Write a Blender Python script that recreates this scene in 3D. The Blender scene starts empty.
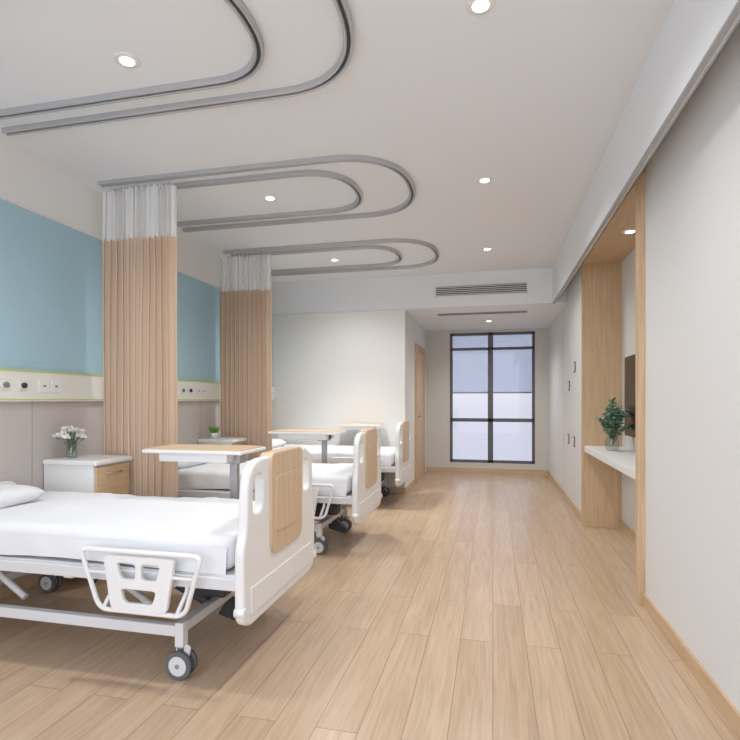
import bpy, bmesh, math, random
from mathutils import Vector, Matrix, noise
random.seed(7)
C=bpy.context.scene.collection
def lin(c):
    c=c/255.0
    return c/12.92 if c<=0.04045 else ((c+0.055)/1.055)**2.4
def rgb(r,g,b): return (lin(r),lin(g),lin(b),1)
# ---------------------------------------------------------------- materials
def mat(name,col,rough=0.5,metal=0.0,emit=0,noise_amt=0.0,nscale=8,bump=0.0,spec=0.5,coat=0):
    m=bpy.data.materials.new(name); m.use_nodes=True
    nt=m.node_tree; b=nt.nodes['Principled BSDF']
    b.inputs['Base Color'].default_value=col; b.inputs['Roughness'].default_value=rough
    b.inputs['Metallic'].default_value=metal; b.inputs['Specular IOR Level'].default_value=spec
    if coat: b.inputs['Coat Weight'].default_value=coat
    if emit:
        b.inputs['Emission Color'].default_value=col; b.inputs['Emission Strength'].default_value=emit
    if noise_amt or bump:
        tc=nt.nodes.new('ShaderNodeTexCoord'); n=nt.nodes.new('ShaderNodeTexNoise')
        n.inputs['Scale'].default_value=nscale; n.inputs['Detail'].default_value=4
        nt.links.new(tc.outputs['Object'],n.inputs['Vector'])
        if noise_amt:
            mx=nt.nodes.new('ShaderNodeMix'); mx.data_type='RGBA'
            mx.inputs[6].default_value=tuple(c*(1-noise_amt) for c in col[:3])+(1,)
            mx.inputs[7].default_value=tuple(min(1,c*(1+noise_amt)) for c in col[:3])+(1,)
            nt.links.new(n.outputs['Fac'],mx.inputs[0]); nt.links.new(mx.outputs[2],b.inputs['Base Color'])
        if bump:
            bp=nt.nodes.new('ShaderNodeBump'); bp.inputs['Strength'].default_value=bump; bp.inputs['Distance'].default_value=0.01
            nt.links.new(n.outputs['Fac'],bp.inputs['Height']); nt.links.new(bp.outputs['Normal'],b.inputs['Normal'])
    return m
def wood(name,c1,c2,axis='Z',rough=0.45):
    m=bpy.data.materials.new(name); m.use_nodes=True; nt=m.node_tree; b=nt.nodes['Principled BSDF']
    tc=nt.nodes.new('ShaderNodeTexCoord'); mp=nt.nodes.new('ShaderNodeMapping')
    s=[22,22,22]; s['XYZ'.index(axis)]=1.2
    mp.inputs['Scale'].default_value=s
    n=nt.nodes.new('ShaderNodeTexNoise'); n.inputs['Scale'].default_value=2.2; n.inputs['Detail'].default_value=6; n.inputs['Distortion'].default_value=0.6
    cr=nt.nodes.new('ShaderNodeValToRGB'); cr.color_ramp.elements[0].position=.3; cr.color_ramp.elements[0].color=c1
    cr.color_ramp.elements[1].position=.7; cr.color_ramp.elements[1].color=c2
    nt.links.new(tc.outputs['Object'],mp.inputs[0]); nt.links.new(mp.outputs[0],n.inputs['Vector'])
    nt.links.new(n.outputs['Fac'],cr.inputs[0]); nt.links.new(cr.outputs[0],b.inputs['Base Color'])
    b.inputs['Roughness'].default_value=rough
    return m
def floor_mat():
    m=bpy.data.materials.new('oak_planks'); m.use_nodes=True; nt=m.node_tree; b=nt.nodes['Principled BSDF']; L=nt.links
    tc=nt.nodes.new('ShaderNodeTexCoord'); mp=nt.nodes.new('ShaderNodeMapping')
    mp.inputs['Rotation'].default_value=(0,0,math.radians(90)); L.new(tc.outputs['Object'],mp.inputs[0])
    def brick(c1,c2,mortar):
        br=nt.nodes.new('ShaderNodeTexBrick'); br.inputs['Color1'].default_value=c1; br.inputs['Color2'].default_value=c2; br.inputs['Mortar'].default_value=mortar
        br.inputs['Scale'].default_value=1; br.inputs['Brick Width'].default_value=1.4; br.inputs['Row Height'].default_value=0.165
        br.inputs['Mortar Size'].default_value=0.0019; br.inputs['Mortar Smooth'].default_value=0.3; br.offset=0.37; br.offset_frequency=2; br.squash=1
        L.new(mp.outputs[0],br.inputs['Vector']); return br
    br=brick(rgb(194,167,139),rgb(205,180,153),rgb(152,126,102))
    br2=brick((0,0,0,1),(1,1,1,1),(.5,.5,.5,1))
    mp2=nt.nodes.new('ShaderNodeMapping'); mp2.inputs['Scale'].default_value=(18,1.0,1); L.new(tc.outputs['Object'],mp2.inputs[0])
    add=nt.nodes.new('ShaderNodeVectorMath'); add.operation='ADD'
    sc=nt.nodes.new('ShaderNodeVectorMath'); sc.operation='SCALE'; sc.inputs['Scale'].default_value=7
    L.new(br2.outputs['Color'],sc.inputs[0]); L.new(mp2.outputs[0],add.inputs[0]); L.new(sc.outputs[0],add.inputs[1])
    n=nt.nodes.new('ShaderNodeTexNoise'); n.inputs['Scale'].default_value=2.5; n.inputs['Detail'].default_value=7; n.inputs['Distortion'].default_value=0.8
    L.new(add.outputs[0],n.inputs['Vector'])
    cr=nt.nodes.new('ShaderNodeValToRGB'); cr.color_ramp.elements[0].position=.3; cr.color_ramp.elements[0].color=(.79,.76,.73,1)
    cr.color_ramp.elements[1].position=.65; cr.color_ramp.elements[1].color=(1.0,1.0,1.0,1); L.new(n.outputs['Fac'],cr.inputs[0])
    mx=nt.nodes.new('ShaderNodeMix'); mx.data_type='RGBA'; mx.blend_type='MULTIPLY'; mx.inputs[0].default_value=1
    L.new(br.outputs['Color'],mx.inputs[6]); L.new(cr.outputs[0],mx.inputs[7]); L.new(mx.outputs[2],b.inputs['Base Color'])
    b.inputs['Roughness'].default_value=0.29; b.inputs['Specular IOR Level'].default_value=0.5
    return m
M={}
M['floor']=floor_mat()
M['ceil']=mat('ceiling_paint',rgb(236,239,242),.9,spec=.2)
M['wall']=mat('wall_paint',rgb(233,233,230),.85,spec=.2,bump=.03,nscale=60)
M['wall_r']=mat('wall_panel_grey',rgb(226,227,227),.7,spec=.3)
M['wallgrey']=mat('wall_warm_grey',rgb(214,212,206),.85,spec=.2)
M['blue']=mat('blue_wall_panel',rgb(170,203,217),.6,spec=.3,noise_amt=.02,nscale=3)
M['low']=mat('taupe_wall_panel',rgb(196,188,182),.55,noise_amt=.04,nscale=5)
M['seam']=mat('seam_grey',rgb(165,161,155),.8)
M['cream']=mat('cream_panel',rgb(232,231,222),.5)
M['lime']=mat('lime_trim',rgb(205,208,130),.4)
M['wood']=wood('oak_veneer',rgb(198,167,132),rgb(216,187,152),'Z')
M['woodx']=wood('oak_veneer_x',rgb(200,172,140),rgb(218,192,160),'X')
M['woody']=wood('oak_veneer_y',rgb(196,165,130),rgb(212,183,148),'Y')
M['woodp']=wood('oak_laminate_pale',rgb(202,174,143),rgb(216,190,160),'Z')
M['white']=mat('white_plastic',rgb(232,232,231),.35)
M['cab']=mat('white_laminate',rgb(232,232,230),.4)
M['metalw']=mat('white_steel',rgb(214,215,217),.35)
M['steel']=mat('grey_steel',rgb(170,170,172),.35,metal=.6)
M['alu']=mat('aluminium_rail',rgb(188,188,190),.3,metal=.35)
M['slot']=mat('dark_slot',rgb(70,70,72),.5)
M['dark']=mat('dark_plastic',rgb(60,62,66),.5)
M['rubber']=mat('grey_rubber',rgb(95,97,100),.6)
M['sheet']=mat('white_cotton',rgb(228,229,232),.9,spec=.1,bump=.12,nscale=12)
M['frame']=mat('anthracite_frame',rgb(100,100,106),.5)
M['leaf']=mat('leaf_green',rgb(104,138,114),.6,noise_amt=.25,nscale=20)
M['leaf2']=mat('grass_green',rgb(110,160,60),.6,noise_amt=.2,nscale=20)
M['petal']=mat('white_petal',rgb(244,242,236),.6)
M['fc']=mat('flower_centre',rgb(220,190,110),.6)
M['stem']=mat('stem_green',rgb(90,110,70),.6)
M['screen']=mat('tv_screen',rgb(30,31,34),.25)
M['lamp']=mat('lamp_glow',(1,.96,.9,1),.5,emit=6)
M['switch']=mat('switch_grey',rgb(130,130,132),.4)
M['shadowgap']=mat('shadow_gap_trim',rgb(170,170,170),.6)
def glass(name,tint,mixf):
    m=bpy.data.materials.new(name); m.use_nodes=True; nt=m.node_tree
    for n in list(nt.nodes): nt.nodes.remove(n)
    o=nt.nodes.new('ShaderNodeOutputMaterial'); t=nt.nodes.new('ShaderNodeBsdfTransparent'); t.inputs[0].default_value=tint
    g=nt.nodes.new('ShaderNodeBsdfGlossy'); g.inputs['Roughness'].default_value=.03
    x=nt.nodes.new('ShaderNodeMixShader'); x.inputs[0].default_value=mixf
    nt.links.new(t.outputs[0],x.inputs[1]); nt.links.new(g.outputs[0],x.inputs[2]); nt.links.new(x.outputs[0],o.inputs[0]); return m
M['glass']=glass('tinted_glass',(.565,.565,.59,1),.04)
M['vase']=glass('vase_glass',(.8,.86,.85,1),.14)
def fabric(name,col,transp,trans,stripes=False):
    m=bpy.data.materials.new(name); m.use_nodes=True; nt=m.node_tree
    for n in list(nt.nodes): nt.nodes.remove(n)
    o=nt.nodes.new('ShaderNodeOutputMaterial'); d=nt.nodes.new('ShaderNodeBsdfDiffuse'); d.inputs[0].default_value=col
    tl=nt.nodes.new('ShaderNodeBsdfTranslucent'); tl.inputs[0].default_value=col
    x=nt.nodes.new('ShaderNodeMixShader'); x.inputs[0].default_value=trans
    nt.links.new(d.outputs[0],x.inputs[1]); nt.links.new(tl.outputs[0],x.inputs[2])
    t=nt.nodes.new('ShaderNodeBsdfTransparent'); y=nt.nodes.new('ShaderNodeMixShader'); y.inputs[0].default_value=transp
    if stripes:
        uv=nt.nodes.new('ShaderNodeTexCoord'); wv=nt.nodes.new('ShaderNodeTexWave'); wv.inputs['Scale'].default_value=7.5; wv.bands_direction='X'
        rp=nt.nodes.new('ShaderNodeValToRGB'); rp.color_ramp.elements[0].position=.35; rp.color_ramp.elements[0].color=(.0,.0,.0,1); rp.color_ramp.elements[1].position=.6; rp.color_ramp.elements[1].color=(.62,.62,.62,1)
        nt.links.new(uv.outputs['Object'],wv.inputs[0]); nt.links.new(wv.outputs['Fac'],rp.inputs[0]); nt.links.new(rp.outputs[0],y.inputs[0])
    nt.links.new(x.outputs[0],y.inputs[1]); nt.links.new(t.outputs[0],y.inputs[2]); nt.links.new(y.outputs[0],o.inputs[0]); return m
M['curtain']=fabric('tan_curtain',rgb(226,204,182),0,.15)
M['mesh']=fabric('curtain_mesh',rgb(248,248,248),.42,.3,True)
M['blind']=fabric('pale_blue_blind',rgb(228,236,248),.40,.75)
# ---------------------------------------------------------------- helpers
def empty(name,loc=(0,0,0)):
    e=bpy.data.objects.new(name,None); e.location=loc; e.empty_display_size=.1; C.objects.link(e); return e
def finish(me,name,m,parent,smooth=False):
    ob=bpy.data.objects.new(name,me); C.objects.link(ob)
    if m: me.materials.append(M[m])
    if smooth:
        for p in me.polygons: p.use_smooth=True
    if parent: ob.parent=parent
    return ob
def box(name,a,b,m,parent=None,bev=0,seg=2):
    bm=bmesh.new(); bmesh.ops.create_cube(bm,size=1)
    lo=[min(a[i],b[i]) for i in range(3)]; hi=[max(a[i],b[i]) for i in range(3)]
    for v in bm.verts: v.co=Vector([(lo[i]+hi[i])/2+v.co[i]*(hi[i]-lo[i]) for i in range(3)])
    if bev: bmesh.ops.bevel(bm,geom=bm.edges[:],offset=bev,segments=seg,affect='EDGES',profile=.5)
    me=bpy.data.meshes.new(name); bm.to_mesh(me); bm.free()
    return finish(me,name,m,parent)
def prism(name,poly,y0,y1,m,parent):
    bm=bmesh.new(); A=[bm.verts.new((x,y0,z)) for x,z in poly]; B=[bm.verts.new((x,y1,z)) for x,z in poly]
    n=len(poly); bm.faces.new(A); bm.faces.new(B[::-1])
    for i in range(n): bm.faces.new((A[i],A[(i+1)%n],B[(i+1)%n],B[i]))
    bmesh.ops.recalc_face_normals(bm,faces=bm.faces)
    me=bpy.data.meshes.new(name); bm.to_mesh(me); bm.free(); return finish(me,name,m,parent)
def cyl(name,p1,p2,r,m,parent=None,seg=24,r2=None):
    p1=Vector(p1);p2=Vector(p2);d=p2-p1
    bm=bmesh.new(); bmesh.ops.create_cone(bm,cap_ends=True,segments=seg,radius1=r,radius2=r if r2 is None else r2,depth=d.length)
    bmesh.ops.transform(bm,matrix=Matrix.Translation((p1+p2)/2)@d.to_track_quat('Z','Y').to_matrix().to_4x4(),verts=bm.verts)
    for f in bm.faces: f.smooth=len(f.verts)==4
    me=bpy.data.meshes.new(name); bm.to_mesh(me); bm.free()
    return finish(me,name,m,parent)
def conv(cu,name,m,parent):
    tmp=bpy.data.objects.new('tmp',cu); C.objects.link(tmp); bpy.context.view_layer.update()
    me=bpy.data.meshes.new_from_object(tmp.evaluated_get(bpy.context.evaluated_depsgraph_get()))
    bpy.data.objects.remove(tmp); me.materials.clear(); return me
def tube(name,pts,r,m,parent=None,cyclic=False,res=4):
    cu=bpy.data.curves.new(name,'CURVE'); cu.dimensions='3D'; cu.bevel_depth=r; cu.bevel_resolution=res; cu.use_fill_caps=True
    s=cu.splines.new('POLY'); s.points.add(len(pts)-1)
    for i,p in enumerate(pts): s.points[i].co=(*p,1)
    s.use_cyclic_u=cyclic
    return finish(conv(cu,name,m,parent),name,m,parent,True)
def rnd(poly,rad,n=8):
    out=[];N=len(poly)
    for i in range(N):
        p=Vector(poly[i]);a=Vector(poly[i-1]);b=Vector(poly[(i+1)%N])
        r=rad[i] if isinstance(rad,(list,tuple)) else rad
        if r<=0: out.append(p);continue
        da=(a-p).normalized();db=(b-p).normalized()
        r=min(r,(a-p).length*.49,(b-p).length*.49)
        A=p+da*r;B=p+db*r
        for k in range(n+1):
            t=k/n; out.append(A*(1-t)**2+p*2*t*(1-t)+B*t*t)
    return out
def plate(name,loops,thick,m,parent,plane,off,bev=0.004):
    """flat shape with holes; plane 'YZ' (normal X) or 'XZ' (normal Y)"""
    cu=bpy.data.curves.new(name,'CURVE'); cu.dimensions='2D'; cu.fill_mode='BOTH'
    cu.extrude=max(thick/2-bev,0.0001); cu.bevel_depth=bev; cu.bevel_resolution=2; cu.offset=-bev
    for lp in loops:
        s=cu.splines.new('POLY'); s.points.add(len(lp)-1)
        for i,p in enumerate(lp): s.points[i].co=(p[0],p[1],0,1)
        s.use_cyclic_u=True
    me=conv(cu,name,m,parent)
    for v in me.vertices:
        x,y,z=v.co
        v.co=(off+z,x,y) if plane=='YZ' else (x,off-z,y)
    return finish(me,name,m,parent)
# ---------------------------------------------------------------- room
XR=.90; XS=.725; XL=-3.04; YW=9.27; YB=6.95; ZC=2.9; ZD=2.45; Y0=-.5; ZW=2.66
box('floor',(XL-.2,Y0-1.5,-.1),(1.4,YW+.2,0),'floor')
box('ceiling',(XL-.2,Y0,ZC),(1.4,YW+.2,ZC+.1),'ceil')
e=empty('wall_left')
box('wall_core',(XL-.15,Y0,0),(XL,YB,ZC),'wall',e)
box('blue_panel',(XL,Y0,1.44),(XL+.012,YB-.02,2.52),'blue',e)
box('taupe_panel',(XL,Y0,.08),(XL+.012,YB-.02,1.24),'low',e)
for i in range(8):
    y=-.2+i*1.05
    box('panel_seam',(XL+.012,y,.1),(XL+.0135,y+.006,1.24),'seam',e)
box('baseboard_left',(XL,Y0,0),(XL+.02,YB,.08),'woody')
e=empty('wall_back')
box('wall_core',(XL-.15,YB,0),(-1.14,YW+.15,ZC),'wall',e)
box('baseboard_back',(XL+.02,YB-.015,0),(-1.14,YB,.08),'woodx')
e=empty('ceiling_bulkhead')
box('bulkhead',(-1.14,YB,ZD),(XR+.5,YW+.15,ZC),'ceil',e)
box('bulkhead_front',(XL,YB-.03,ZD),(XS,YB,ZC-.001),'ceil',e)
box('shadow_line',(XL,YB-.032,ZD),(XS,YB-.03,ZD+.008),'wallgrey',e)
e=empty('ceiling_soffit')
prism('soffit',[(XS,ZC),(XS,ZD),(XS+.02,ZD),(XR,ZW),(XR+.5,ZW),(XR+.5,ZC)],Y0,YB-.03,'ceil',e)
box('soffit_edge_trim',(XS-.003,Y0,ZD-.002),(XS+.02,YB-.03,ZD+.008),'shadowgap',e)
NY0,NY1,NZ,NX=3.5,5.62,2.64,1.22
e=empty('wall_right')
box('wall_near',(XR,Y0,0),(NX+.1,NY0,ZW),'wall_r',e)
box('wall_far',(XR,NY1,0),(NX+.1,YB-.03,ZW),'wall_r',e)
box('wall_corridor',(XR,YB-.03,0),(NX+.1,YW,ZD),'wall_r',e)
box('niche_back',(NX,NY0,0),(NX+.1,NY1,ZW),'wall_r',e)
for y in (7.3,): box('panel_seam',(XR-.001,y,.08),(XR+.01,y+.005,ZD),'seam',e)
box('panel_seam_niche',(NX-.002,4.0,.08),(NX+.01,4.005,ZD),'seam',e)
e=empty('niche_wood_lining')
t=.06
box('jamb_far',(XR-.04,NY1-t,0),(NX,NY1,NZ),'wood',e,.002)
box('jamb_near',(XR-.04,NY0,0),(NX,NY0+t,NZ),'wood',e,.002)
box('lining_top',(XR-.04,NY0+t,NZ-.05),(NX,NY1-t,NZ),'woody',e,.002)
box('lining_base',(NX-.02,NY0+t,0),(NX,NY1-t,.08),'woody',e)
box('baseboard_right',(XR-.015,NY1,0),(XR,YW,.08),'woody')
box('baseboard_right_near',(XR-.015,Y0,0),(XR,NY0,.08),'woody')
e=empty('wall_shelf')
box('shelf_top',(XR-.02,NY0+t,.74),(NX,NY1-t,.80),'cab',e,.004)
box('shelf_apron',(NX-.12,NY0+t,.62),(NX,NY1-t,.74),'cab',e,.003)
WX0,WX1,WZ0,WZ1=-.73,.69,.17,2.41
e=empty('wall_window')
box('wall_l',(-1.14,YW,0),(WX0,YW+.15,ZD),'wallgrey',e)
box('wall_r',(WX1,YW,0),(XR+.3,YW+.15,ZD),'wallgrey',e)
box('wall_below',(WX0,YW,0),(WX1,YW+.15,WZ0),'wallgrey',e)
box('wall_above',(WX0,YW,WZ1),(WX1,YW+.15,ZD),'wallgrey',e)
box('baseboard_window',(-1.14,YW-.015,0),(XR-.015,YW,.08),'woodx')
e=empty('window_1')
def bar(n,x0,x1,z0,z1): box(n,(x0,YW+.02,z0),(x1,YW+.09,z1),'frame',e,.004)
fw=.045
bar('frame_left',WX0,WX0+fw,WZ0,WZ1); bar('frame_right',WX1-fw,WX1,WZ0,WZ1)
bar('frame_bottom',WX0,WX1,WZ0,WZ0+fw); bar('frame_top',WX0,WX1,WZ1-fw,WZ1)
cx=(WX0+WX1)/2-.02
bar('mullion',cx-.045,cx+.045,WZ0,WZ1)
bar('transom_low',WX0,WX1,.875,.935); bar('transom_high',WX0,WX1,2.11,2.155)
box('glass_pane',(WX0,YW+.052,WZ0),(WX1,YW+.056,WZ1),'glass',e)
e=empty('roller_blind')
for a,b in((WX0+fw,cx-.045),(cx+.045,WX1-fw)):
    box('blind_cloth',(a,YW+.10,1.38),(b,YW+.1015,WZ1-.02),'blind',e)
    box('blind_hem',(a,YW+.096,1.365),(b,YW+.107,1.385),'cab',e)
e=empty('door_1')
box('door_leaf',(-1.145,7.92,0),(-1.125,8.78,2.02),'wood',e,.003)
box('jamb_a',(-1.15,7.84,0),(-1.11,7.92,2.10),'woody',e,.003)
box('jamb_b',(-1.15,8.78,0),(-1.11,8.86,2.10),'woody',e,.003)
box('head',(-1.15,7.92,2.02),(-1.11,8.78,2.10),'woody',e,.003)
cyl('handle',(-1.125,8.0,1.0),(-1.07,8.0,1.0),.011,'steel',e); cyl('handle_bar',(-1.07,8.0,1.0),(-1.07,8.12,1.0),.01,'steel',e)
box('baseboard_corridor',(-1.14,YB,0),(-1.125,7.84,.08),'woody')
def vent(name,x0,x1,z0,z1,y):
    e=empty(name)
    box('frame_top',(x0,y-.012,z1-.015),(x1,y,z1),'cab',e); box('frame_bottom',(x0,y-.012,z0),(x1,y,z0+.015),'cab',e)
    box('frame_left',(x0,y-.012,z0),(x0+.015,y,z1),'cab',e); box('frame_right',(x1-.015,y-.012,z0),(x1,y,z1),'cab',e)
    box('duct',(x0+.015,y-.002,z0+.015),(x1-.015,y,z1-.015),'dark',e)
    n=5
    for i in range(n):
        z=z0+.015+(i+.5)*(z1-z0-.03)/n
        box('slat',(x0+.015,y-.011,z-.005),(x1-.015,y-.003,z+.005),'metalw',e)
vent('air_vent',-.74,.43,2.59,2.74,YB-.03)
e=empty('slot_vent'); box('slot',(-.75,7.34,ZD-.004),(.45,7.52,ZD),'dark',e); box('slat_1',(-.77,7.31,ZD-.008),(.47,7.34,ZD),'cab',e)
box('slat_2',(-.77,7.52,ZD-.008),(.47,7.55,ZD),'cab',e); box('slat_3',(-.75,7.425,ZD-.006),(.45,7.435,ZD),'cab',e)
e=empty('medical_headwall_rail')
box('rail_body',(XL,Y0,1.24),(XL+.05,YB-.02,1.44),'cream',e,.004)
box('lime_top',(XL+.0,Y0,1.434),(XL+.053,YB-.02,1.446),'lime',e); box('lime_bottom',(XL+.0,Y0,1.25),(XL+.053,YB-.02,1.258),'lime',e)
for yb in (2.55,4.5,6.35):
    for k,dy in enumerate((.16,.29,.0,.46,.56)):
        y=yb+dy
        if k<2:
            cyl('gas_outlet_ring',(XL+.05,y,1.345),(XL+.062,y,1.345),.032,'cab',e); cyl('gas_outlet',(XL+.06,y,1.345),(XL+.075,y,1.345),.018,'dark' if k else 'switch',e)
        else:
            box('socket_plate',(XL+.05,y-.045,1.30),(XL+.058,y+.045,1.39),'cab',e,.003); box('socket_holes',(XL+.058,y-.010,1.338),(XL+.060,y+.010,1.352),'switch',e)
for (y,z) in ((6.3,1.62),(6.75,1.42),(6.35,.78),(6.8,.78)):
    e=empty('wall_switch'); box('plate',(XR-.012,y-.05,z-.06),(XR,y+.05,z+.06),'switch',e,.004); box('rocker',(XR-.018,y-.03,z-.04),(XR-.012,y+.03,z+.04),'cab',e,.002)
e=empty('television')
box('tv_body',(NX-.05,4.1,.93),(NX-.015,5.22,1.64),'dark',e,.005); box('tv_screen',(NX-.053,4.115,.945),(NX-.05,5.205,1.625),'screen',e); box('wall_bracket',(NX-.015,4.5,1.15),(NX,4.8,1.4),'dark',e)
# ---------------------------------------------------------------- ceiling rails
def rail(y0,y1,xe,x0,r):
    pts=[(x0,y0)]
    for k in range(0,49):
        a=-math.pi/2+math.pi*k/48
        c=math.cos(a); s=math.sin(a)
        ex=math.copysign(abs(c)**.8,c)*r; ey=math.copysign(abs(s)**.85,s)*(y1-y0)/2
        pts.append((xe-r+ex,(y0+y1)/2+ey))
    pts.append((x0,y1)); return pts
def sweep(name,pts,prof,m,parent):
    bm=bmesh.new(); prev=None; K=len(prof)
    for i,p in enumerate(pts):
        a=Vector(pts[max(i-1,0)]);b=Vector(pts[min(i+1,len(pts)-1)]); d=(b-a).normalized(); n=Vector((-d.y,d.x))
        q=Vector(p); ring=[bm.verts.new((*(q+n*o),z)) for o,z in prof]
        if prev:
            for k in range(K): bm.faces.new((prev[k],prev[(k+1)%K],ring[(k+1)%K],ring[k]))
        else: bm.faces.new(ring)
        prev=ring
    bm.faces.new(prev[::-1]); bmesh.ops.recalc_face_normals(bm,faces=bm.faces)
    me=bpy.data.meshes.new(name); bm.to_mesh(me); bm.free(); return finish(me,name,m,parent)
for yc in (2.08,3.99,5.88):
    for (hw,xe,r) in ((.555,-.61,.5),(.39,-1.03,.37)):
        e=empty('curtain_track'); P=rail(yc-hw,yc+hw,xe,XL+.14,r)
        # two rounded lips either side of a recessed dark slot
        for s in(-1,1):
            pr=[(s*.008,ZC),(s*.008,ZC-.026),(s*.012,ZC-.031),(s*.019,ZC-.031),(s*.025,ZC-.024),(s*.025,ZC)]
            sweep('track_lip',P,pr,'alu',e)
        sweep('track_slot',P,[(-.008,ZC),(-.008,ZC-.018),(.008,ZC-.018),(.008,ZC)],'slot',e)
def curtain(x0,x1,y):
    e=empty('privacy_curtain')
    def surf(name,z0,z1,m,amp,nz):
        bm=bmesh.new(); nx=260; rows=[]
        for j in range(nz+1):
            z=z0+(z1-z0)*j/nz; row=[]
            for i in range(nx+1):
                u=i/nx; x=x0+(x1-x0)*u
                ph=u*2*math.pi*11.5
                yy=y+amp*math.sin(ph+.25*math.sin(u*9))+.006*math.sin(z*2.1+u*14)
                xx=x+.010*math.sin(2*ph)+.005*math.sin(z*1.7+u*6)*(ZC-z)/2
                row.append(bm.verts.new((xx,yy,z)))
            rows.append(row)
        for j in range(nz):
            for i in range(nx): bm.faces.new((rows[j][i],rows[j][i+1],rows[j+1][i+1],rows[j+1][i]))
        me=bpy.data.meshes.new(name); bm.to_mesh(me); bm.free(); finish(me,name,m,e,True)
    surf('curtain_cloth',.32,2.46,'curtain',.042,24); surf('curtain_mesh_header',2.46,ZC-.06,'mesh',.035,6)
    for i in range(12):
        x=x0+(x1-x0)*(i+.5)/12; cyl('hook',(x,y,ZC-.07),(x,y,ZC-.035),.004,'cab',e,8)
curtain(-2.90,-2.28,3.465); curtain(-2.97,-2.36,5.37)
# ---------------------------------------------------------------- caster
def caster(name,x,y,ztop,p,R=.062):
    for s in(-.022,.022): 
        cyl(name+'_tyre',(x-0.0,y+s-.011,R),(x,y+s+.011,R),R,'rubber',p,28); cyl(name+'_hub',(x,y+s-.0125,R),(x,y+s+.0125,R),R*.70,'metalw',p,20)
    cyl(name+'_axle',(x,y-.038,R),(x,y+.038,R),.011,'steel',p,12)
    plate(name+'_fork',[rnd([(x-.035,R-.02),(x+.03,R-.02),(x+.05,R*2+.02),(x-.02,R*2+.035)],.02)],.012,'metalw',p,'XZ',y)
    cyl(name+'_stem',(x,y,R*2),(x,y,ztop),.018,'steel',p,16)
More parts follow.
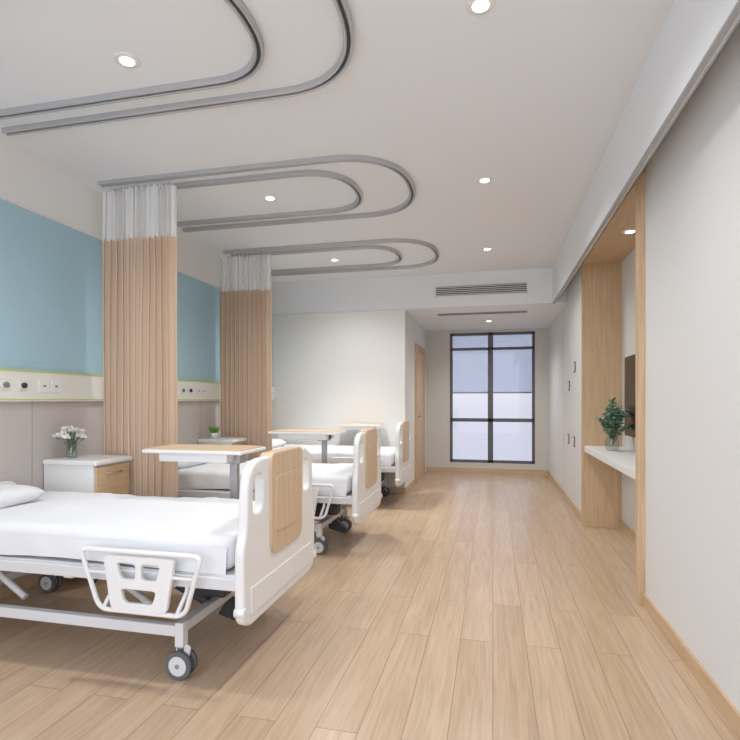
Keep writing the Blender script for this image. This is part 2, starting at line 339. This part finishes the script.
# ---------------------------------------------------------------- bed
def bed(yc):
    e=empty('hospital_bed')
    W=.465; xf=-1.065; xh=-2.98
    bm=bmesh.new()
    bmesh.ops.create_cube(bm,size=1)
    a=Vector((xh+.05,yc-W+.03,.49)); b=Vector((xf-.05,yc+W-.03,.645))
    for v in bm.verts: v.co=Vector([(a[i]+b[i])/2+v.co[i]*(b[i]-a[i]) for i in range(3)])
    bmesh.ops.bevel(bm,geom=bm.edges[:],offset=.05,segments=5,affect='EDGES',profile=.5)
    bmesh.ops.subdivide_edges(bm,edges=[ed for ed in bm.edges if ed.calc_length()>.3],cuts=40,use_grid_fill=True)
    for v in bm.verts:
        n=noise.noise(Vector((v.co.x*3,v.co.y*4+yc,v.co.z*6))); n2=noise.noise(Vector((v.co.x*9,v.co.y*5,2.3)))
        v.co.z+=.010*n+.008*n2+.005*noise.noise(Vector((v.co.x*18+v.co.y*9,v.co.y*12,yc)))
        v.co.y+=.008*n2*(1 if v.co.y>yc else -1)
    me=bpy.data.meshes.new('m'); bm.to_mesh(me); bm.free(); finish(me,'mattress',"sheet",e,True)
    for s in(-1,1):
        bm=bmesh.new(); rows=[]
        for j in range(6):
            row=[]
            for i in range(80):
                u=i/79; x=xh+.07+(xf-xh-.14)*u; t=j/5
                z=.60-.105*t-(.01*math.sin(u*7+1))*t
                yy=yc+s*(W-.028+.012*math.sin(t*1.5)+.006*noise.noise(Vector((x*8,t,yc))))
                row.append(bm.verts.new((x,yy,z)))
            rows.append(row)
        for j in range(5):
            for i in range(79): bm.faces.new((rows[j][i],rows[j][i+1],rows[j+1][i+1],rows[j+1][i]))
        me=bpy.data.meshes.new('m'); bm.to_mesh(me); bm.free(); finish(me,'sheet_skirt','sheet',e,True)
    bm=bmesh.new(); n=24; vs={}
    for k,side in enumerate((1,-1)):
        for i in range(n+1):
            for j in range(n+1):
                u=i/n*2-1; v=j/n*2-1
                edge=(i in(0,n)) or (j in(0,n))
                if edge and k==1: vs[(k,i,j)]=vs[(0,i,j)]; continue
                h=((1-u**4)*(1-v**4))**.55*.06
                x=-2.80+u*.165*(1-.05*v*v); y=yc-.16+v*.31*(1-.05*u*u)
                vs[(k,i,j)]=bm.verts.new((x,y,.69+side*h+.006*noise.noise(Vector((x*9,y*9,side)))))
    for k in(0,1):
        for i in range(n):
            for j in range(n):
                f=[vs[(k,i,j)],vs[(k,i+1,j)],vs[(k,i+1,j+1)],vs[(k,i,j+1)]]
                if k: f=f[::-1]
                bm.faces.new(f)
    me=bpy.data.meshes.new('m'); bm.to_mesh(me); bm.free(); finish(me,'pillow','sheet',e,True)
    box('deck',(xh+.04,yc-W+.02,.455),(xf-.03,yc+W-.02,.485),'metalw',e,.006)
    for s in(-1,1):
        box('side_beam',(xh+.02,yc+s*(W-.02)-.015,.42),(xf-.02,yc+s*(W-.02)+.015,.475),'metalw',e,.006)
    for x in(-2.6,-2.0,-1.45): box('cross_beam',(x,yc-W+.04,.40),(x+.05,yc+W-.04,.45),'metalw',e,.004)
    def board(x,zt,zb,name,w=W):
        out=rnd([(yc-w,zb+.02),(yc-w+.06,zb-.02),(yc+w-.06,zb-.02),(yc+w,zb+.02),(yc+w,zb+.33),(yc+w-.03,zb+.40),(yc+w-.05,zt),(yc-w+.05,zt),(yc-w+.03,zb+.40),(yc-w,zb+.33)],[.05,.05,.05,.05,.06,.06,.14,.14,.06,.06])
        loops=[out]
        for s in(-1,1):
            loops.append(rnd([(yc+s*.27,zt-.24),(yc+s*.37,zt-.24),(yc+s*.36,zt-.07),(yc+s*.27,zt-.07)],.04))
        plate(name,loops,.045,'white',e,'YZ',x,.012)
    board(xf,.98,.27,'footboard')
    wp=rnd([(yc-.19,.50),(yc+.22,.50),(yc+.23,.995),(yc-.20,.995)],[.07,.07,.05,.05])
    plate('footboard_wood_panel',[wp],.07,'woodp',e,'YZ',xf,.008)
    plate('footboard_panel_recess',[rnd([(yc-.14,.60),(yc+.16,.60),(yc+.16,.88),(yc-.14,.88)],.03)],.006,'woodp',e,'YZ',xf+.036,.003)
    box('footboard_lower_rib',(xf+.02,yc-.40,.30),(xf+.03,yc+.40,.42),'white',e,.004)
    for s in(-1,1): cyl('bumper',(xf-.02,yc+s*(W-.01),.33),(xf+.03,yc+s*(W-.01),.33),.022,'white',e,24)
    hb=rnd([(yc-.42,.35),(yc+.25,.35),(yc+.25,.74),(yc-.42,.74)],[.03,.03,.1,.1])
    plate('headboard',[hb],.035,'white',e,'YZ',xh,.010)
    for s in(-1,1):
        y=yc+s*(W+.04)
        for (xa,xb) in ((-1.83,-1.22),):
            zt,zb=.575,.31
            out=rnd([(xa,zt),(xa+.10,zb),(xb-.08,zb),(xb,zt)],[.04,.05,.05,.04])
            pts=[(p[0],y,p[1]) for p in out]
            tube('rail_hoop',pts,.011,'white',e,True)
            m0=(xa+xb)/2
            pl=rnd([(m0-.18,zt-.02),(m0-.14,zb+.005),(m0+.14,zb+.005),(m0+.18,zt-.02)],[.03,.03,.03,.03])
            h1=rnd([(m0-.11,zt-.05),(m0-.09,zt-.12),(m0-.015,zt-.12),(m0-.015,zt-.05)],.02)
            h2=rnd([(m0+.11,zt-.05),(m0+.09,zt-.12),(m0+.015,zt-.12),(m0+.015,zt-.05)],.02)
            h3=rnd([(m0-.09,zb+.10),(m0-.07,zb+.04),(m0+.07,zb+.04),(m0+.09,zb+.10)],.02)
            plate('rail_panel',[pl,h1,h2,h3],.022,'white',e,'XZ',y,.005)
            tube('rail_bar',[(xa+.03,y,zt-.1),(m0-.15,y,zt-.1)],.008,'white',e); tube('rail_bar',[(m0+.15,y,zt-.1),(xb-.03,y,zt-.1)],.008,'white',e)
            for xx in(xa+.12,xb-.12):
                tube('rail_arm',[(xx,y,zb+.0),(xx+.02,y-s*.05,.40),(xx+.02,y-s*.06,.45)],.010,'metalw',e)
    ya,yb_=yc-.42,yc+.34
    for y in(ya,yb_): box('base_beam',(-2.85,y-.02,.185),(-1.36,y+.02,.235),'metalw',e,.006)
    for x in(-2.83,-1.42): box('base_cross',(x,ya,.185),(x+.05,yb_,.23),'metalw',e,.006)
    for x in(-2.82,-1.37):
        for y in(ya,yb_):
            box('caster_post',(x-.022,y-.022,.14),(x+.022,y+.022,.25),'metalw',e,.005); caster('caster',x,y,.16,e)
    for y in(yc-.25,yc+.2):
        tube('lift_arm',[(-1.60,y,.21),(-1.95,y,.42)],.017,'metalw',e); tube('lift_arm',[(-2.40,y,.21),(-2.72,y,.42)],.017,'metalw',e)
    tube('actuator',[(-1.42,yc-.1,.22),(-1.75,yc-.1,.36)],.028,'dark',e); tube('actuator_rod',[(-1.75,yc-.1,.36),(-1.95,yc-.1,.41)],.012,'steel',e)
    box('motor_box',(-1.50,yc-.16,.26),(-1.30,yc-.04,.36),'dark',e,.015)
    plate('brake_pedal',[rnd([(-1.44,.10),(-1.28,.06),(-1.26,.09),(-1.38,.19)],.015)],.05,'dark',e,'XZ',yc+.05)
for yc in(2.55,4.50,6.40): bed(yc)
def table(x0,x1,y0,y1,z,xc):
    e=empty('overbed_table'); ym=(y0+y1)/2
    box('top_edge',(x0,y0,z-.03),(x1,y1,z-.008),'white',e,.008)
    box('top_wood',(x0+.015,y0+.015,z-.012),(x1-.015,y1-.015,z),'woodx',e,.004)
    box('drawer',(x0+.10,y0+.04,z-.085),(x1-.12,y1-.04,z-.03),'white',e,.006)
    box('column_outer',(xc-.035,ym-.03,.08),(xc+.035,ym+.03,.55),'steel',e,.006)
    box('column_inner',(xc-.025,ym-.022,.50),(xc+.025,ym+.022,z-.03),'steel',e,.004)
    box('column_head',(xc-.06,ym-.05,z-.10),(xc+.06,ym+.05,z-.03),'steel',e,.006)
    box('base_cross',(xc-.03,y0+.02,.06),(xc+.03,y1-.02,.10),'metalw',e,.006)
    for y in(y0+.03,y1-.03):
        box('base_leg',(x0+.1,y-.016,.06),(x1-.02,y+.016,.09),'metalw',e,.006)
        for x in(x0+.13,x1-.06): cyl('wheel',(x,y-.012,.03),(x,y+.012,.03),.03,'dark',e,20); box('wheel_mount',(x-.012,y-.018,.04),(x+.012,y+.018,.065),'metalw',e)
table(-2.20,-1.50,2.97,3.34,.94,-1.64); table(-2.2,-1.48,4.92,5.28,.94,-1.66)
table(-2.02,-1.40,6.60,6.92,.94,-1.6)
def nightstand(x0,x1,y0,y1,z):
    e=empty('nightstand')
    box('body',(x0,y0+.01,.09),(x1-.02,y1-.01,z-.03),'cab',e,.004); box('top',(x0,y0-.005,z-.035),(x1+.01,y1+.005,z),'cab',e,.008)
    hs=[(.10,.34,'cab'),(.35,.56,'woody'),(.57,z-.045,'woody')]
    for a,b,m in hs:
        box('drawer_front',(x1-.02,y0+.02,a),(x1-.002,y1-.02,b),m,e,.003)
        tube('drawer_handle',[(x1,(y0+y1)/2-.07,b-.05),(x1+.022,(y0+y1)/2-.06,b-.05),(x1+.022,(y0+y1)/2+.06,b-.05),(x1,(y0+y1)/2+.07,b-.05)],.005,'steel',e)
    for x in(x0+.05,x1-.06):
        for y in(y0+.05,y1-.05): cyl('caster_wheel',(x,y-.012,.03),(x,y+.012,.03),.03,'dark',e,16); cyl('caster_stem',(x,y,.04),(x,y,.09),.01,'steel',e,10)
nightstand(XL+.02,-2.60,3.03,3.40,.84); nightstand(XL+.02,-2.62,4.99,5.30,.84); nightstand(XL+.02,-2.66,5.50,5.86,.84)
def lathe(name,prof,loc,m,parent,seg=32):
    bm=bmesh.new(); rings=[]
    for r,z in prof: rings.append([bm.verts.new((loc[0]+r*math.cos(2*math.pi*k/seg),loc[1]+r*math.sin(2*math.pi*k/seg),loc[2]+z)) for k in range(seg)])
    for a,b in zip(rings,rings[1:]):
        for k in range(seg): bm.faces.new((a[k],a[(k+1)%seg],b[(k+1)%seg],b[k]))
    bm.faces.new(rings[0][::-1]); me=bpy.data.meshes.new(name); bm.to_mesh(me); bm.free(); return finish(me,name,m,parent,True)
def leaves(name,items,m,parent):
    bm=bmesh.new()
    for (p,d,L,w) in items:
        d=d.normalized(); s=d.cross(Vector((random.uniform(-1,1),random.uniform(-1,1),random.uniform(.2,1)))).normalized(); n=d.cross(s)
        pr=[(0,.05),(.3,.85),(.6,1),(.85,.6),(1,.05)]; pv=None
        for t,ww in pr:
            c=p+d*L*t+n*L*.18*t*t
            r=[bm.verts.new(c-s*w*ww*.5),bm.verts.new(c+n*w*.08),bm.verts.new(c+s*w*ww*.5)]
            if pv:
                for k in(0,1): bm.faces.new((pv[k],pv[k+1],r[k+1],r[k]))
            pv=r
    me=bpy.data.meshes.new(name); bm.to_mesh(me); bm.free(); return finish(me,name,m,parent,True)
def stemcurve(p,q,bend,n=8):
    p=Vector(p);q=Vector(q); c=(p+q)/2+Vector((0,0,bend))
    return [p*(1-t)**2+c*2*t*(1-t)+q*t*t for t in[i/n for i in range(n+1)]]
def flowers(x,y,z):
    e=empty('flower_vase')
    lathe('vase',[(.028,0),(.034,.01),(.036,.05),(.026,.08),(.032,.095)],(x,y,z+.001),'vase',e)
    heads=[];lv=[]
    for i in range(26):
        a=random.uniform(0,6.28); r=random.uniform(.01,.11); h=.21-r*.6+random.uniform(-.02,.02)
        q=Vector((x+r*math.cos(a)*(.8),y+r*math.sin(a),z+h)); pts=stemcurve((x,y,z+.02),q,.03); tube('stem',pts,.0018,'stem',e,res=1); heads.append(q)
        for k in(4,6): lv.append((pts[k],Vector((math.cos(a+k),math.sin(a+k),.4)),.03,.011))
    leaves('leaves',lv,'leaf',e)
    it=[]
    for q in heads:
        for k in range(9):
            a=k*.7+random.random(); it.append((q,Vector((math.cos(a),math.sin(a),.35+.5*(k%2))),.030,.022))
    leaves('petals',it,'petal',e)
    bm=bmesh.new()
    for q in heads: bmesh.ops.create_icosphere(bm,subdivisions=1,radius=.005,matrix=Matrix.Translation(q+Vector((0,0,.006))))
    me=bpy.data.meshes.new('c'); bm.to_mesh(me); bm.free(); finish(me,'flower_centres','fc',e,True)
def foliage(x,y,z):
    e=empty('potted_eucalyptus')
    lathe('vase',[(.04,0),(.055,.02),(.06,.08),(.04,.14),(.034,.16),(.042,.18)],(x,y,z+.001),'vase',e)
    lv=[]
    for i in range(34):
        a=random.uniform(0,6.28); r=random.uniform(.03,.23); h=random.uniform(.26,.47)-r*.35
        q=Vector((x+r*math.cos(a)*.6,y+r*math.sin(a),z+h)); pts=stemcurve((x,y,z+.04),q,.08,10); tube('stem',pts,.0025,'stem',e,res=1)
        for k in range(4,11):
            for s in(0,2.1,4.2):
                lv.append((pts[k],Vector((math.cos(a+s+k),math.sin(a+s+k),.35)),.036,.022))
    leaves('leaves',lv,'leaf',e)
def grasspot(x,y,z):
    e=empty('potted_grass')
    lathe('pot',[(.028,0),(.036,.06),(.034,.06),(.03,.05)],(x,y,z+.001),'cab',e)
    lathe('soil',[(.001,.05),(.031,.05)],(x,y,z+.001),'dark',e)
    lv=[]
    for i in range(90):
        a=random.uniform(0,6.28); r=random.uniform(0,.028)
        lv.append((Vector((x+r*math.cos(a),y+r*math.sin(a),z+.05)),Vector((math.cos(a)*.5,math.sin(a)*.5,1)),random.uniform(.05,.10),.008))
    leaves('blades',lv,'leaf2',e)
flowers(-2.90,3.16,.84); grasspot(-2.88,5.08,.84)
foliage(1.03,5.05,.80)
grasspot(-2.80,5.70,.84)
# ---------------------------------------------------------------- downlights
def downlight(x,y,z,power,ang=150,blend=1,extra=0):
    e=empty('downlight')
    lathe('trim_ring',[(.054,-.006),(.060,-.004),(.062,0)],(x,y,z),'cab',e)
    bm=bmesh.new(); bmesh.ops.create_cone(bm,cap_ends=True,segments=32,radius1=.034,radius2=.034,depth=.004)
    bmesh.ops.translate(bm,vec=(x,y,z-.006),verts=bm.verts); me=bpy.data.meshes.new('g'); bm.to_mesh(me); bm.free(); finish(me,'lens','lamp',e)
    L=[(power,ang,blend,.12)]
    if extra: L.append((extra,80,.8,.04))
    for (p,a,b,s) in L:
        ld=bpy.data.lights.new('spot','SPOT'); ld.energy=p; ld.spot_size=math.radians(a); ld.spot_blend=b; ld.shadow_soft_size=s; ld.color=(1,.99,.975)
        lo=bpy.data.objects.new('spot_lamp',ld); lo.location=(x,y,z-.03); C.objects.link(lo); lo.parent=e
for (x,y) in((-1.73,2.23),(-.05,2.25),(-1.77,4.01)): downlight(x,y,ZC,74)
for (x,y) in((-.06,4.05),(-.06,5.9)): downlight(x,y,ZC,84)
downlight(-1.81,5.95,ZC,88,extra=110)
downlight(-.06,8.2,ZD,80)
downlight(1.06,4.55,NZ-.05,10,ang=120)
# ---------------------------------------------------------------- world
w=bpy.data.worlds.new('World'); bpy.context.scene.world=w; w.use_nodes=True; nt=w.node_tree; bg=nt.nodes['Background']
tc=nt.nodes.new('ShaderNodeTexCoord'); sp=nt.nodes.new('ShaderNodeSeparateXYZ'); cr=nt.nodes.new('ShaderNodeValToRGB')
E=cr.color_ramp.elements
E[0].position=.44; E[0].color=(.74,.77,.86,1); E[1].position=.60; E[1].color=(.82,.87,.97,1)
k=E.new(.49); k.color=(.80,.81,.89,1); k=E.new(.505); k.color=(.88,.88,.92,1)
mp=nt.nodes.new('ShaderNodeMapRange'); mp.inputs[1].default_value=-1; mp.inputs[2].default_value=1
nt.links.new(tc.outputs['Generated'],sp.inputs[0]); nt.links.new(sp.outputs['Z'],mp.inputs[0]); nt.links.new(mp.outputs[0],cr.inputs[0]); nt.links.new(cr.outputs[0],bg.inputs[0])
bg.inputs[1].default_value=2.75
# ---------------------------------------------------------------- camera
cd=bpy.data.cameras.new('camera'); cam=bpy.data.objects.new('camera',cd); C.objects.link(cam)
cam.location=(0,0,1.25); cam.rotation_euler=(math.radians(90),0,math.radians(13.1)); cd.sensor_width=36; cd.lens=25.69; cd.shift_y=30/740; cd.clip_start=.02
bpy.context.scene.camera=cam
vs_=bpy.context.scene.view_settings; vs_.view_transform='Standard'; vs_.exposure=0
